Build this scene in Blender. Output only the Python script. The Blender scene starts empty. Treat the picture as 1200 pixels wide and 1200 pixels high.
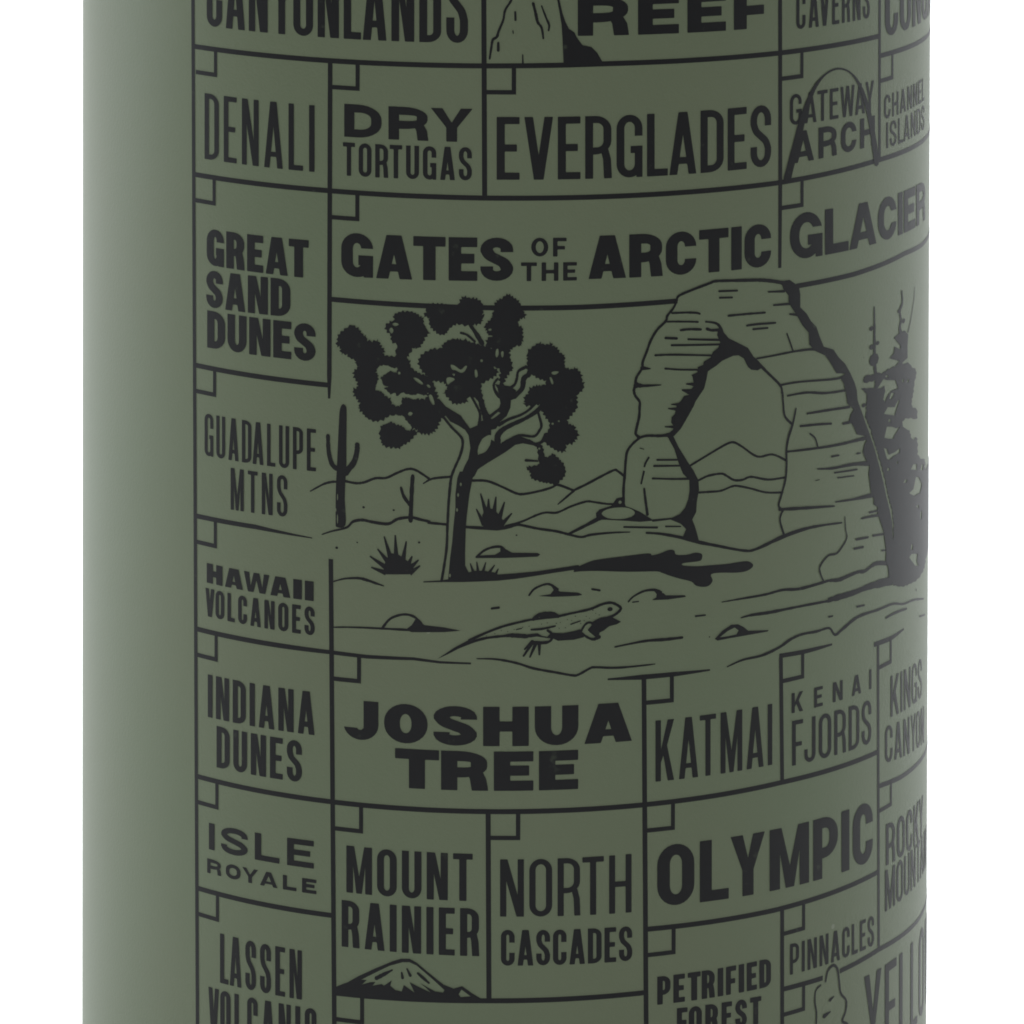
import bpy, math, random
import numpy as np
from mathutils import Vector, Matrix
from mathutils.geometry import delaunay_2d_cdt

# ------------------------------------------------------------------ camera, world, lamps
scene = bpy.context.scene
C = scene.collection
R = 0.0365                      # bottle radius, metres
ZC = 4.6 * R                    # height of the lens above the table
F_PX, D, PY, PITCH, ROLL, CX = 6193.87, 12.47359, -752.227, 0.0222389, 0.0022899, 595.335
VIEW = 1200.0                   # width of the fitted view in its own pixels

cam = bpy.data.cameras.new('camera')
cam.sensor_fit = 'HORIZONTAL'
cam.sensor_width = 36.0
cam.lens = F_PX / VIEW * 36.0
cam.shift_x = (VIEW / 2 - CX) / VIEW
cam.shift_y = -(VIEW / 2 - PY) / VIEW
cam.dof.use_dof = True
cam.dof.focus_distance = (D - 0.85) * R
cam.dof.aperture_fstop = 260.0
cam.clip_start, cam.clip_end = 0.01, 50.0
cam_ob = bpy.data.objects.new('camera', cam)
C.objects.link(cam_ob)
cp, sp = math.cos(PITCH), math.sin(PITCH)
fwd, rgt, up = Vector((0, cp, -sp)), Vector((1, 0, 0)), Vector((0, sp, cp))
cr, sr = math.cos(ROLL), math.sin(ROLL)
r2, u2 = rgt * cr + up * sr, up * cr - rgt * sr
M = Matrix((r2, u2, -fwd)).transposed().to_4x4()
M.translation = Vector((0, -D * R, ZC))
cam_ob.matrix_world = M
scene.camera = cam_ob

world = bpy.data.worlds.new('World')
scene.world = world
world.use_nodes = True
wb = world.node_tree.nodes['Background']
wb.inputs['Color'].default_value = (1.0, 1.0, 1.0, 1)
wb.inputs['Strength'].default_value = 0.12

scene.view_settings.view_transform = 'Standard'
scene.view_settings.look = 'None'
scene.view_settings.gamma = 1.0
scene.view_settings.exposure = 0.0
scene.view_settings.use_curve_mapping = False
scene.cycles.filter_width = 1.8
scene.cycles.use_denoising = True


def area_lamp(name, loc, target, sx, sy, power, color=(1, 1, 1)):
    d = bpy.data.lights.new(name, 'AREA')
    d.shape = 'RECTANGLE'
    d.size, d.size_y = sx, sy
    d.energy = power
    d.color = color
    o = bpy.data.objects.new(name, d)
    o.location = loc
    v = Vector(target) - Vector(loc)
    o.rotation_euler = v.to_track_quat('-Z', 'Y').to_euler()
    C.objects.link(o)
    return o


# softboxes of the studio: one above the sweep, one far to the left, one to the right
area_lamp('overhead_softbox', (0.0, 0.55, 0.95), (0, 0.45, 0), 1.3, 0.9, 23, (0.97, 0.99, 1.0))
area_lamp('side_softbox', (-0.80, 0.36, 0.30), (0, 0, 0.10), 0.4, 0.9, 4.9, (0.86, 0.93, 1.0))
area_lamp('side_softbox', (0.85, 0.38, 0.30), (0, 0, 0.10), 0.3, 0.8, 2.0, (0.86, 0.93, 1.0))
area_lamp('front_softbox', (-0.30, -1.20, 0.65), (0, 0, 0.08), 0.6, 0.5, 4.9)

# ------------------------------------------------------------------ materials


def principled(name):
    m = bpy.data.materials.new(name)
    m.use_nodes = True
    return m, m.node_tree, m.node_tree.nodes['Principled BSDF']


def powder_coat():
    m, t, b = principled('olive_powder_coat')
    n = t.nodes
    tc = n.new('ShaderNodeTexCoord')
    mott = n.new('ShaderNodeTexNoise')
    mott.inputs['Scale'].default_value = 34.0
    mott.inputs['Detail'].default_value = 3.0
    ramp = n.new('ShaderNodeValToRGB')
    ramp.color_ramp.elements[0].position = 0.3
    ramp.color_ramp.elements[0].color = (0.109, 0.1365, 0.083, 1)
    ramp.color_ramp.elements[1].position = 0.7
    ramp.color_ramp.elements[1].color = (0.115, 0.1355, 0.084, 1)
    spk = n.new('ShaderNodeTexVoronoi')                 # rare pale dust specks and nicks in the coat
    spk.inputs['Scale'].default_value = 260.0
    lt = n.new('ShaderNodeMath')
    lt.operation = 'LESS_THAN'
    lt.inputs[1].default_value = 0.055
    pick = n.new('ShaderNodeTexNoise')
    pick.inputs['Scale'].default_value = 70.0
    gt = n.new('ShaderNodeMath')
    gt.operation = 'GREATER_THAN'
    gt.inputs[1].default_value = 0.68
    mul = n.new('ShaderNodeMath')
    mul.operation = 'MULTIPLY'
    mix = n.new('ShaderNodeMixRGB')
    mix.inputs['Color2'].default_value = (0.16, 0.18, 0.13, 1)
    t.links.new(tc.outputs['Object'], spk.inputs['Vector'])
    t.links.new(tc.outputs['Object'], pick.inputs['Vector'])
    t.links.new(spk.outputs['Distance'], lt.inputs[0])
    t.links.new(pick.outputs['Fac'], gt.inputs[0])
    t.links.new(lt.outputs[0], mul.inputs[0])
    t.links.new(gt.outputs[0], mul.inputs[1])
    t.links.new(mul.outputs[0], mix.inputs['Fac'])
    grain = n.new('ShaderNodeTexNoise')
    grain.inputs['Scale'].default_value = 4200.0
    grain.inputs['Detail'].default_value = 2.0
    bump = n.new('ShaderNodeBump')
    bump.inputs['Strength'].default_value = 0.22
    bump.inputs['Distance'].default_value = 0.0001
    t.links.new(tc.outputs['Object'], mott.inputs['Vector'])
    t.links.new(tc.outputs['Object'], grain.inputs['Vector'])
    t.links.new(mott.outputs['Fac'], ramp.inputs['Fac'])
    t.links.new(ramp.outputs['Color'], mix.inputs['Color1'])
    t.links.new(mix.outputs['Color'], b.inputs['Base Color'])
    t.links.new(grain.outputs['Fac'], bump.inputs['Height'])
    t.links.new(bump.outputs['Normal'], b.inputs['Normal'])
    b.inputs['Roughness'].default_value = 0.48
    b.inputs['Specular IOR Level'].default_value = 0.2
    return m


def ink():
    m, t, b = principled('black_printing_ink')
    n = t.nodes
    tc = n.new('ShaderNodeTexCoord')
    no = n.new('ShaderNodeTexNoise')
    no.inputs['Scale'].default_value = 120.0
    ramp = n.new('ShaderNodeValToRGB')
    ramp.color_ramp.elements[0].color = (0.0040, 0.0043, 0.0050, 1)
    ramp.color_ramp.elements[1].color = (0.0066, 0.0068, 0.0076, 1)
    t.links.new(tc.outputs['Object'], no.inputs['Vector'])
    worn = n.new('ShaderNodeTexNoise')                  # thin spots where the coat shows through the ink
    worn.inputs['Scale'].default_value = 900.0
    worn.inputs['Detail'].default_value = 3.0
    wr = n.new('ShaderNodeValToRGB')
    wr.color_ramp.elements[0].position = 0.69
    wr.color_ramp.elements[0].color = (0, 0, 0, 1)
    wr.color_ramp.elements[1].position = 0.86
    wr.color_ramp.elements[1].color = (0.28, 0.28, 0.28, 1)
    mix = n.new('ShaderNodeMixRGB')
    mix.inputs['Color2'].default_value = (0.11, 0.143, 0.085, 1)
    t.links.new(tc.outputs['Object'], worn.inputs['Vector'])
    t.links.new(worn.outputs['Fac'], wr.inputs['Fac'])
    t.links.new(wr.outputs['Color'], mix.inputs['Fac'])
    t.links.new(no.outputs['Fac'], ramp.inputs['Fac'])
    t.links.new(ramp.outputs['Color'], mix.inputs['Color1'])
    t.links.new(mix.outputs['Color'], b.inputs['Base Color'])
    b.inputs['Roughness'].default_value = 0.5
    b.inputs['Specular IOR Level'].default_value = 0.2
    return m


def white_paper():
    m, t, b = principled('white_backdrop_paper')
    n = t.nodes
    no = n.new('ShaderNodeTexNoise')
    no.inputs['Scale'].default_value = 60.0
    ramp = n.new('ShaderNodeValToRGB')
    ramp.color_ramp.elements[0].color = (0.88, 0.88, 0.88, 1)
    ramp.color_ramp.elements[1].color = (0.90, 0.90, 0.90, 1)
    t.links.new(no.outputs['Fac'], ramp.inputs['Fac'])
    t.links.new(ramp.outputs['Color'], b.inputs['Base Color'])
    b.inputs['Roughness'].default_value = 0.9
    b.inputs['Specular IOR Level'].default_value = 0.1
    return m


COAT, INK, PAPER = powder_coat(), ink(), white_paper()

# ------------------------------------------------------------------ backdrop: table sweep rising into a wall


def backdrop():
    prof = [(-0.35, 0.0), (0.9, 0.0)]
    for k in range(1, 13):
        a = k / 12 * math.pi / 2
        prof.append((0.9 + 0.35 * math.sin(a), 0.35 - 0.35 * math.cos(a)))
    prof.append((1.25, 1.2))
    vs, fs = [], []
    for (y, z) in prof:
        vs += [(-1.3, y, z), (1.3, y, z)]
    for i in range(len(prof) - 1):
        fs.append((2 * i, 2 * i + 1, 2 * i + 3, 2 * i + 2))
    me = bpy.data.meshes.new('backdrop')
    me.from_pydata(vs, [], fs)
    for p in me.polygons:
        p.use_smooth = True
    me.materials.append(PAPER)
    o = bpy.data.objects.new('backdrop', me)
    C.objects.link(o)
    o['kind'] = 'structure'
    o['label'] = 'seamless white studio sweep under and behind the bottle'
    return o


backdrop()

# ------------------------------------------------------------------ bottle
bottle = bpy.data.objects.new('water_bottle', None)
C.objects.link(bottle)
bottle.empty_display_size = 0.05
bottle['label'] = 'olive green cylindrical water bottle printed with a black national park checklist and desert drawing'
bottle['category'] = 'bottle'


def make_body():
    prof = [(0.0, 0.0), (R - 0.0035, 0.0)]
    for k in range(1, 7):
        a = k / 6 * math.pi / 2
        prof.append((R - 0.0035 + 0.0035 * math.sin(a), 0.0035 - 0.0035 * math.cos(a)))
    top = ZC - 1.15 * R
    for k in range(1, 24):
        prof.append((R, 0.0035 + (top - 0.0035) * k / 24))
    for k in range(0, 13):
        a = k / 12 * math.pi / 2
        prof.append((R - 0.014 + 0.014 * math.cos(a), top + 0.018 * math.sin(a)))
    prof += [(R - 0.0145, top + 0.030), (R - 0.016, top + 0.031), (0.0, top + 0.031)]
    n = 720
    vs, fs = [], []
    ang = [2 * math.pi * i / n for i in range(n)]
    rows = []
    for (r, z) in prof:
        if r == 0.0:
            rows.append([len(vs)] * n)
            vs.append((0, 0, z))
        else:
            rows.append(list(range(len(vs), len(vs) + n)))
            vs += [(r * math.sin(a), -r * math.cos(a), z) for a in ang]
    for k in range(len(prof) - 1):
        a, b = rows[k], rows[k + 1]
        for i in range(n):
            j = (i + 1) % n
            f = []
            for v in (a[i], a[j], b[j], b[i]):
                if v not in f:
                    f.append(v)
            fs.append(f)
    me = bpy.data.meshes.new('body')
    me.from_pydata(vs, [], fs)
    for p in me.polygons:
        p.use_smooth = True
    me.materials.append(COAT)
    o = bpy.data.objects.new('body', me)
    C.objects.link(o)
    o.parent = bottle
    return o


make_body()

# ------------------------------------------------------------------ print: flat artwork in (u, v), wrapped on the wall
K = 540.0                                   # artwork units per radian and per radius


def uv(p):
    """point of the fitted view -> artwork coordinates on the unrolled bottle wall"""
    a, b = p[0] - CX, p[1] - PY
    u, v = a * cr + b * sr, -a * sr + b * cr
    dx, dY, dZ = u / F_PX, 1.0, -v / F_PX
    dy, dz = dY * cp + dZ * sp, -dY * sp + dZ * cp
    A, B, Cc = dx * dx + dy * dy, -D * dy, D * D - 1
    t = (-B - math.sqrt(max(B * B - A * Cc, 0.0))) / A
    return (math.atan2(t * dx, D - t * dy) * K, t * dz * K)


def Z(ox, oy, s):
    return lambda *pts: [(ox + x / s, oy + y / s) for x, y in pts]


def area(p):
    return 0.5 * sum(p[i][0] * p[(i + 1) % len(p)][1] - p[(i + 1) % len(p)][0] * p[i][1] for i in range(len(p)))


DU = 0.02 * K


def ink_part(name, ops, lift, parent=None, label=None):
    """ops: list of (sign, polygon in artwork units); the last polygon over a spot decides"""
    vs, es, polys = [], [], []
    for s, p in ops:
        q = []
        for pt in p:
            if not q or abs(pt[0] - q[-1][0]) + abs(pt[1] - q[-1][1]) > 0.02:
                q.append(pt)
        if len(q) > 2 and abs(q[0][0] - q[-1][0]) + abs(q[0][1] - q[-1][1]) < 0.02:
            q.pop()
        if len(q) < 3 or abs(area(q)) < 0.02:
            continue
        if area(q) < 0:
            q.reverse()
        i0 = len(vs)
        es += [(i0 + i, i0 + (i + 1) % len(q)) for i in range(len(q))]
        polys.append((s, np.array(q)))
        vs += q
    us, vv = [p[0] for p in vs], [p[1] for p in vs]
    lo, hi, ya, yb = min(us), max(us), min(vv) - 1, max(vv) + 1
    k = math.floor(lo / DU)
    while k * DU <= hi + DU:
        es.append((len(vs), len(vs) + 1))
        vs += [(k * DU, ya), (k * DU, yb)]
        k += 1
    ov, oe, of, iv, ie, fi = delaunay_2d_cdt([Vector(p) for p in vs], es, [], 0, 1e-3, True)
    xy = np.array([(p.x, p.y) for p in ov])
    cen = np.array([xy[list(f)].mean(axis=0) for f in of])
    on = np.zeros(len(of), dtype=bool)
    for s, q in polys:                       # painter's order: the last outline over a spot decides
        c = np.nonzero((cen >= q.min(axis=0)).all(axis=1) & (cen <= q.max(axis=0)).all(axis=1))[0]
        if not len(c):
            continue
        a, b = q, np.roll(q, -1, axis=0)
        x, y = cen[c, 0][:, None], cen[c, 1][:, None]
        side = (b[:, 0] - a[:, 0]) * (y - a[:, 1]) - (x - a[:, 0]) * (b[:, 1] - a[:, 1])
        wind = ((a[:, 1] <= y) & (b[:, 1] > y) & (side > 0)).sum(axis=1) - ((a[:, 1] > y) & (b[:, 1] <= y) & (side < 0)).sum(axis=1)
        on[c[wind != 0]] = s > 0
    keep = [f for f, k in zip(of, on) if k]
    used = sorted({i for f in keep for i in f})
    idx = {j: i for i, j in enumerate(used)}
    r = R + lift
    pts = []
    for j in used:
        th, z = ov[j].x / K, ov[j].y / K
        pts.append((r * math.sin(th), -r * math.cos(th), ZC + z * R))
    me = bpy.data.meshes.new(name)
    me.from_pydata(pts, [], [[idx[i] for i in f] for f in keep])
    me.materials.append(INK)
    nr = [Vector((p[0], p[1], 0)).normalized() for p in pts]
    for p in me.polygons:
        p.use_smooth = True
        if p.normal.dot(nr[p.vertices[0]]) < 0:
            p.flip()
    me.normals_split_custom_set_from_vertices(nr)
    o = bpy.data.objects.new(name, me)
    C.objects.link(o)
    o.parent = parent or bottle
    if label:
        o['label'] = label
    return o


# ---- curves and strokes
def smooth(pts, n=5, closed=False):
    if len(pts) < 3:
        return list(pts)
    out = []
    m = len(pts)
    rng = range(m) if closed else range(m - 1)
    for i in rng:
        if closed:
            p0, p1, p2, p3 = pts[i - 1], pts[i], pts[(i + 1) % m], pts[(i + 2) % m]
        else:
            p0, p1, p2, p3 = pts[max(i - 1, 0)], pts[i], pts[i + 1], pts[min(i + 2, m - 1)]
        for k in range(n):
            t = k / n
            out.append(tuple(0.5 * (2 * b + (c - a) * t + (2 * a - 5 * b + 4 * c - d) * t * t
                                    + (3 * b - a - 3 * c + d) * t ** 3)
                             for a, b, c, d in zip(p0, p1, p2, p3)))
    if not closed:
        out.append(tuple(pts[-1]))
    return out


def disc(c, rx, ry=None, n=10, sign=1):
    ry = ry or rx
    return (sign, [(c[0] + rx * math.cos(2 * math.pi * k / n), c[1] + ry * math.sin(2 * math.pi * k / n)) for k in range(n)])


def strip(pts, hx, hy, caps=True):
    """quads along a centre line; hx, hy: half pen sizes per point"""
    ops = []
    m = len(pts)
    L, Rr = [], []
    for i in range(m):
        a, b = pts[max(i - 1, 0)], pts[min(i + 1, m - 1)]
        dx, dy = b[0] - a[0], b[1] - a[1]
        l = math.hypot(dx, dy) or 1
        nx, ny = -dy / l, dx / l
        L.append((pts[i][0] + nx * hx[i], pts[i][1] + ny * hy[i]))
        Rr.append((pts[i][0] - nx * hx[i], pts[i][1] - ny * hy[i]))
    for i in range(m - 1):
        ops.append((1, [L[i], Rr[i], Rr[i + 1], L[i + 1]]))
    if caps:
        for i in (0, m - 1):
            if hx[i] > 0.5:
                ops.append(disc(pts[i], hx[i], hy[i], 8))
    return ops


WOB = random.Random(5)


def pen(pts, w=2.6, sm=True, sub=5, wob=0.12):
    """brush line: pts in view pixels, w one width or a list spread along the line"""
    q = smooth(pts, sub) if sm else list(pts)
    q = [uv(p) for p in q]
    ws = w if isinstance(w, (list, tuple)) else [w, w]
    n = len(q)
    h = []
    for i in range(n):
        t = i / max(n - 1, 1) * (len(ws) - 1)
        k = min(int(t), len(ws) - 2)
        h.append(0.5 * (ws[k] + (ws[k + 1] - ws[k]) * (t - k)) * (1 + WOB.uniform(-wob, wob)))
    return strip(q, h, h)


def fill(pts, sign=1, sm=0):
    q = smooth(pts, sm, True) if sm else pts
    return (sign, [uv(p) for p in q])


def jag(pts, amp=0.9, step=1.9, sign=1, seed=1):
    """ragged leafy outline"""
    rnd = random.Random(seed)
    q = smooth(pts, 7, True)
    out, acc, s = [], 0.0, 1
    for i in range(len(q)):
        a, b = q[i], q[(i + 1) % len(q)]
        l = math.hypot(b[0] - a[0], b[1] - a[1])
        acc += l
        if acc >= step * rnd.uniform(0.6, 1.3):
            acc = 0
            nx, ny = (b[1] - a[1]) / (l or 1), -(b[0] - a[0]) / (l or 1)
            s = -s
            d = s * amp * 2.8 * rnd.uniform(0.3, 1.0)
            out.append((a[0] + nx * d, a[1] + ny * d))
    return fill(out, sign)


def spot(p, r, sign=1, ry=None):
    c = uv(p)
    return disc(c, r, ry, 8, sign)


# ------------------------------------------------------------------ lettering
WID = dict(M=1.36, W=1.5, N=1.06, A=1.12, V=1.08, Y=1.06, T=0.98, L=0.84, E=0.86, F=0.82, J=0.86, K=1.06,
           S=0.98, R=1.03, D=1.0, O=1.02, C=0.97, G=1.02, H=1.04, P=0.97, U=1.0)
KERN = {'TA', 'AT', 'AV', 'VA', 'YA', 'AY', 'LT', 'LY', 'LV', 'WA', 'AW', 'RY', 'RT', 'LA', 'TR', 'FO', 'PA', 'FJ', 'VO', 'KY', 'OY', 'YO', 'DA'}

CAP = dict(N=0.36, M=0.285, W=0.215, H=0.40, U=0.40, E=0.48, F=0.48, L=0.5, S=0.42, T=0.46, Y=0.40)


def rrect(x0, y0, x1, y1, rx, ry, n=7, corners='1111'):
    """corners: bottom-left, bottom-right, top-right, top-left"""
    rx, ry = min(rx, (x1 - x0) / 2 if corners == '1111' else (x1 - x0)), min(ry, (y1 - y0) / 2)
    out = []
    for k, (cx, cy, a0) in enumerate(((x0 + rx, y0 + ry, math.pi), (x1 - rx, y0 + ry, 1.5 * math.pi),
                                      (x1 - rx, y1 - ry, 0), (x0 + rx, y1 - ry, 0.5 * math.pi))):
        if corners[k] == '1':
            for i in range(n + 1):
                a = a0 + i / n * math.pi / 2
                out.append((cx + rx * math.cos(a), cy + ry * math.sin(a)))
        else:
            out.append(((x0, y0), (x1, y0), (x1, y1), (x0, y1))[k])
    return out


def rect(x0, y0, x1, y1):
    return [(x0, y0), (x1, y0), (x1, y1), (x0, y1)]


def soften(poly, r):
    """round every corner of an outline a little, as screen-printed ink is"""
    out = []
    n = len(poly)
    for i in range(n):
        p, a, b = poly[i], poly[i - 1], poly[(i + 1) % n]
        la, lb = math.hypot(a[0] - p[0], a[1] - p[1]), math.hypot(b[0] - p[0], b[1] - p[1])
        if la < 1e-6 or lb < 1e-6:
            continue
        d = min(r, la * 0.4, lb * 0.4)
        pa = (p[0] + (a[0] - p[0]) / la * d, p[1] + (a[1] - p[1]) / la * d)
        pb = (p[0] + (b[0] - p[0]) / lb * d, p[1] + (b[1] - p[1]) / lb * d)
        out.append(pa)
        out.append(tuple(0.25 * x + 0.5 * y + 0.25 * z for x, y, z in zip(pa, p, pb)))
        out.append(pb)
    return out


def glyph(ch, w, h, t, b, rnd):
    """outline pieces of one capital in a box w x h; t stem, b bar, rnd corner roundness"""
    P = lambda *a: (1, list(a))
    N = lambda *a: (-1, list(a))
    ry = min(h / 2, rnd * w)
    rx = w / 2
    iw, irx, iry = w - 2 * t, max(w / 2 - t, 0.1), max(ry - b, 0.15 * w if w > 2 * t + 1 else 0.1)
    cs = min(0.9, t * 0.16)
    S = lambda *a: (1, soften(list(a), cs))
    if ch == 'I':
        return [(1, soften(rect(0, 0, w, h), cs))]
    if ch == 'L':
        return [S((0, 0), (w, 0), (w, b), (t, b), (t, h), (0, h))]
    if ch in 'EF':
        m0, m1 = h * 0.5 - b * 0.45, h * 0.5 + b * 0.55
        xm = t + (w - t) * 0.82
        if ch == 'E':
            return [S((0, 0), (w, 0), (w, b), (t, b), (t, m0), (xm, m0), (xm, m1), (t, m1), (t, h - b), (w, h - b), (w, h), (0, h))]
        return [S((0, 0), (t, 0), (t, m0 - h * .04), (xm, m0 - h * .04), (xm, m1 - h * .04), (t, m1 - h * .04), (t, h - b), (w, h - b), (w, h), (0, h))]
    if ch == 'T':
        c = w / 2
        return [S((c - t / 2, 0), (c + t / 2, 0), (c + t / 2, h - b), (w, h - b), (w, h), (0, h), (0, h - b), (c - t / 2, h - b))]
    if ch == 'H':
        m0, m1 = h * 0.5 - b / 2, h * 0.5 + b / 2
        return [S((0, 0), (t, 0), (t, m0), (w - t, m0), (w - t, 0), (w, 0), (w, h), (w - t, h), (w - t, m1), (t, m1), (t, h), (0, h))]
    if ch == 'N':
        d = t * 1.18
        k = h * t * 0.9 / max(w - d, 1)
        return [S((0, 0), (t, 0), (t, h * 0.62), (w - d, 0), (w, 0), (w, h), (w - t, h), (w - t, h * 0.38), (d, h), (0, h))] if t < 0.33 * w else \
               [S((0, 0), (t, 0), (t, h * 0.55), (w - d, 0), (w, 0), (w, h), (w - t, h), (w - t, h * 0.45), (d, h), (0, h))]
    if ch == 'M':
        d = t * 1.15
        c = w / 2
        e = t * 0.42
        f = (c - e - t) / max(c - e, 1)
        return [S((0, 0), (t, 0), (t, h * 0.58), (c - e, 0), (c + e, 0), (w - t, h * 0.58), (w - t, 0), (w, 0), (w, h), (w - d, h),
                  (c, h * 0.36), (d, h), (0, h))]
    if ch == 'A':
        c, ap = w / 2, t * 0.62
        tl = min(t * 1.06, w * 0.345)
        y0 = h * 0.17
        y1 = y0 + min(b * 0.95, h * 0.17)
        xo = lambda y: (c - ap) * y / h                       # outer left edge
        s = (c - ap) / h
        yi = (c - tl) / s if s > 0 else h                     # apex of the inner counter
        yi = min(max(yi, y1 + h * 0.22), h - b * 0.7)
        inner = lambda y: tl + (c - tl) * y / yi
        ops = [S((0, 0), (tl, 0), (inner(y0), y0), (w - inner(y0), y0), (w - tl, 0), (w, 0), (c + ap, h), (c - ap, h))]
        if yi > y1 + 1:
            ops.append(N((inner(y1), y1), (w - inner(y1), y1), (c, yi)))
        return ops
    if ch == 'V':
        c, ap = w / 2, t * 0.6
        tl = min(t * 1.06, w * 0.38)
        s = (c - ap) / h
        yi = h - min((c - tl) / s, h - b * 0.8)
        return [S((c - ap, 0), (c + ap, 0), (w, h), (w - tl, h), (c, yi), (tl, h), (0, h))]
    if ch == 'W':
        tl = t
        q = w / 4
        ap = t * 0.52
        return [S((q - ap + .1 * t, 0), (q + ap + .1 * t, 0), (2 * q, h * 0.62), (3 * q - ap - .1 * t, 0), (3 * q + ap - .1 * t, 0), (w, h), (w - tl, h),
                  (3 * q - .1 * t, h * 0.3), (2 * q + ap, h), (2 * q - ap, h), (q + .1 * t, h * 0.3), (tl, h), (0, h))]
    if ch == 'Y':
        c = w / 2
        y = h * 0.42
        d = min(t * 1.08, w * 0.38)
        return [S((c - t / 2, 0), (c + t / 2, 0), (c + t / 2, y), (w, h), (w - d, h), (c, y + (h - y) * (0.26 if t < .3 * w else .34)), (d, h), (0, h), (c - t / 2, y))]
    if ch == 'K':
        d = min(t * 1.2, w * 0.42)
        return [S((0, 0), (t, 0), (t, h * 0.30), (t + (w - t) * 0.18, h * 0.42), (w - d, 0), (w, 0), (t + (w - t) * 0.46, h * 0.58),
                  (w, h), (w - d, h), (t, h * 0.52), (t, h), (0, h))]
    if ch == 'O':
        return [(1, rrect(0, 0, w, h, rx, ry)), (-1, rrect(t, b, w - t, h - b, irx, iry))]
    if ch == 'D':
        return [(1, rrect(0, 0, w, h, w * 0.62, ry, corners='0110')), (-1, rrect(t, b, w - t, h - b, irx * 1.3, iry, corners='0110'))]
    if ch in 'PR':
        y0 = h * (0.40 if ch == 'P' else 0.43)
        rr = min((h - y0) / 2, ry)
        wb = w if ch == 'P' else w * 0.98
        ops = [(1, rrect(0, y0 - b * .4, wb, h, w * 0.6, rr, corners='0110')),
               (-1, rrect(t, y0 + b * .6, wb - t, h - b, max(irx * 1.2, .2), max(rr - b, 0.2), corners='0110')),
               (1, soften(rect(0, 0, t, h), cs))]
        if ch == 'R':
            a = y0 + b * 0.4
            ops.append(S((w - t, 0), (w, 0), (w - t * .12, h * .30), (w * .86, a), (w * .86 - t, a), (w - t * 1.12, h * .30)))
        return ops
    if ch == 'U':
        return [(1, rrect(0, 0, w, h, rx, ry, corners='1100')), (-1, rrect(t, b, w - t, h + 1, irx, iry, corners='1100'))]
    if ch == 'J':
        ops = [(1, rrect(0, 0, w, h, rx, ry, corners='1100')), (-1, rrect(t * .9, b, w - t, h + 1, irx, iry, corners='1100')),
               (-1, rect(-1, h * 0.30, w - t, h + 1))]
        return ops
    if ch == 'C':
        return [(1, rrect(0, 0, w, h, rx, ry)), (-1, rrect(t, b, w - t, h - b, irx, iry)),
                (-1, rect(t + iw * .55 if iw > 2 else t, h * 0.36, w + 1, h * 0.645))]
    if ch == 'G':
        return [(1, rrect(0, 0, w, h, rx, ry)), (-1, rrect(t, b, w - t, h - b, irx, iry)),
                (-1, rect(t + iw * .6, h * 0.5, w + 1, h * 0.66)),
                (1, rect(w * 0.54, h * 0.5 - b, w - t * .5, h * 0.5)), (1, rect(w - t, ry * 0.5, w, h * 0.5)),
                (1, soften(rect(w - t * .8, 0, w, h * 0.3), cs))]
    if ch == 'S':
        a, c = t / 2, b / 2
        ex = w / 2 - a
        ey = min(h * 0.27 - c, max(ex * 1.25, h * 0.12))
        yt_, yb_ = h - c - ey, c + ey
        q = [(w - a, h * .665)] if yt_ > h * .68 else []
        q += [(w / 2 + ex * math.cos(k * math.pi / 10), yt_ + ey * math.sin(k * math.pi / 10)) for k in range(0 if q else 1, 11)]
        lo = min(yt_ - h * .01, h * .70)
        q += smooth([(a, lo), (a + ex * .34, h * .585), (w / 2, h * .5), (w - a - ex * .34, h * .415), (w - a, h - lo)], 5)
        q += [(w / 2 + ex * math.cos(-k * math.pi / 10), yb_ + ey * math.sin(-k * math.pi / 10)) for k in range(0, 11 if yb_ < h * .32 else 10)]
        if yb_ < h * .32:
            q.append((a, h * .335))
        return strip(q, [a] * len(q), [c * 1.0] * len(q), caps=False)
    return []


def line_of_text(text, x0, yb0, yt0, x1, yb1, yt1, t, b, gap, rnd=0.5, th1=None, wid=None, space=0.5):
    BL, TL = uv((x0, yb0)), uv((x0, yt0))
    if th1 is None:
        BR, TR = uv((x1, yb1)), uv((x1, yt1))
    else:
        BR, TR = (math.radians(th1) * K, BL[1]), (math.radians(th1) * K, TL[1])
    W = 0.5 * (BR[0] - BL[0] + TR[0] - TL[0])
    H = 0.5 * (TL[1] - BL[1] + TR[1] - BR[1])
    wd = dict(WID)
    wd.update(wid or {})
    m = sum(0 if c == 'I' else wd[c] for c in text)
    gaps = [gap * (0.35 if text[i:i + 2] in KERN else 1.0) for i in range(len(text) - 1)]
    unit = (W - text.count('I') * t - sum(gaps)) / m if m else 0
    ops, x = [], 0.0
    for i, c in enumerate(text):
        w = t if c == 'I' else wd[c] * unit
        piece = glyph(c, w, H, t if c == 'I' else min(t, w * CAP.get(c, 0.42)), b, rnd)
        for s, p in piece:
            out = []
            for (px, py) in p:
                fx, fy = (px + x) / W, py / H
                bx = BL[0] + (BR[0] - BL[0]) * fx
                by = BL[1] + (BR[1] - BL[1]) * fx
                tx = TL[0] + (TR[0] - TL[0]) * fx
                ty = TL[1] + (TR[1] - TL[1]) * fx
                out.append((bx + (tx - bx) * fy, by + (ty - by) * fy))
            ops.append((s, out))
        x += w + (gaps[i] if i < len(gaps) else 0)
    return ops


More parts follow.
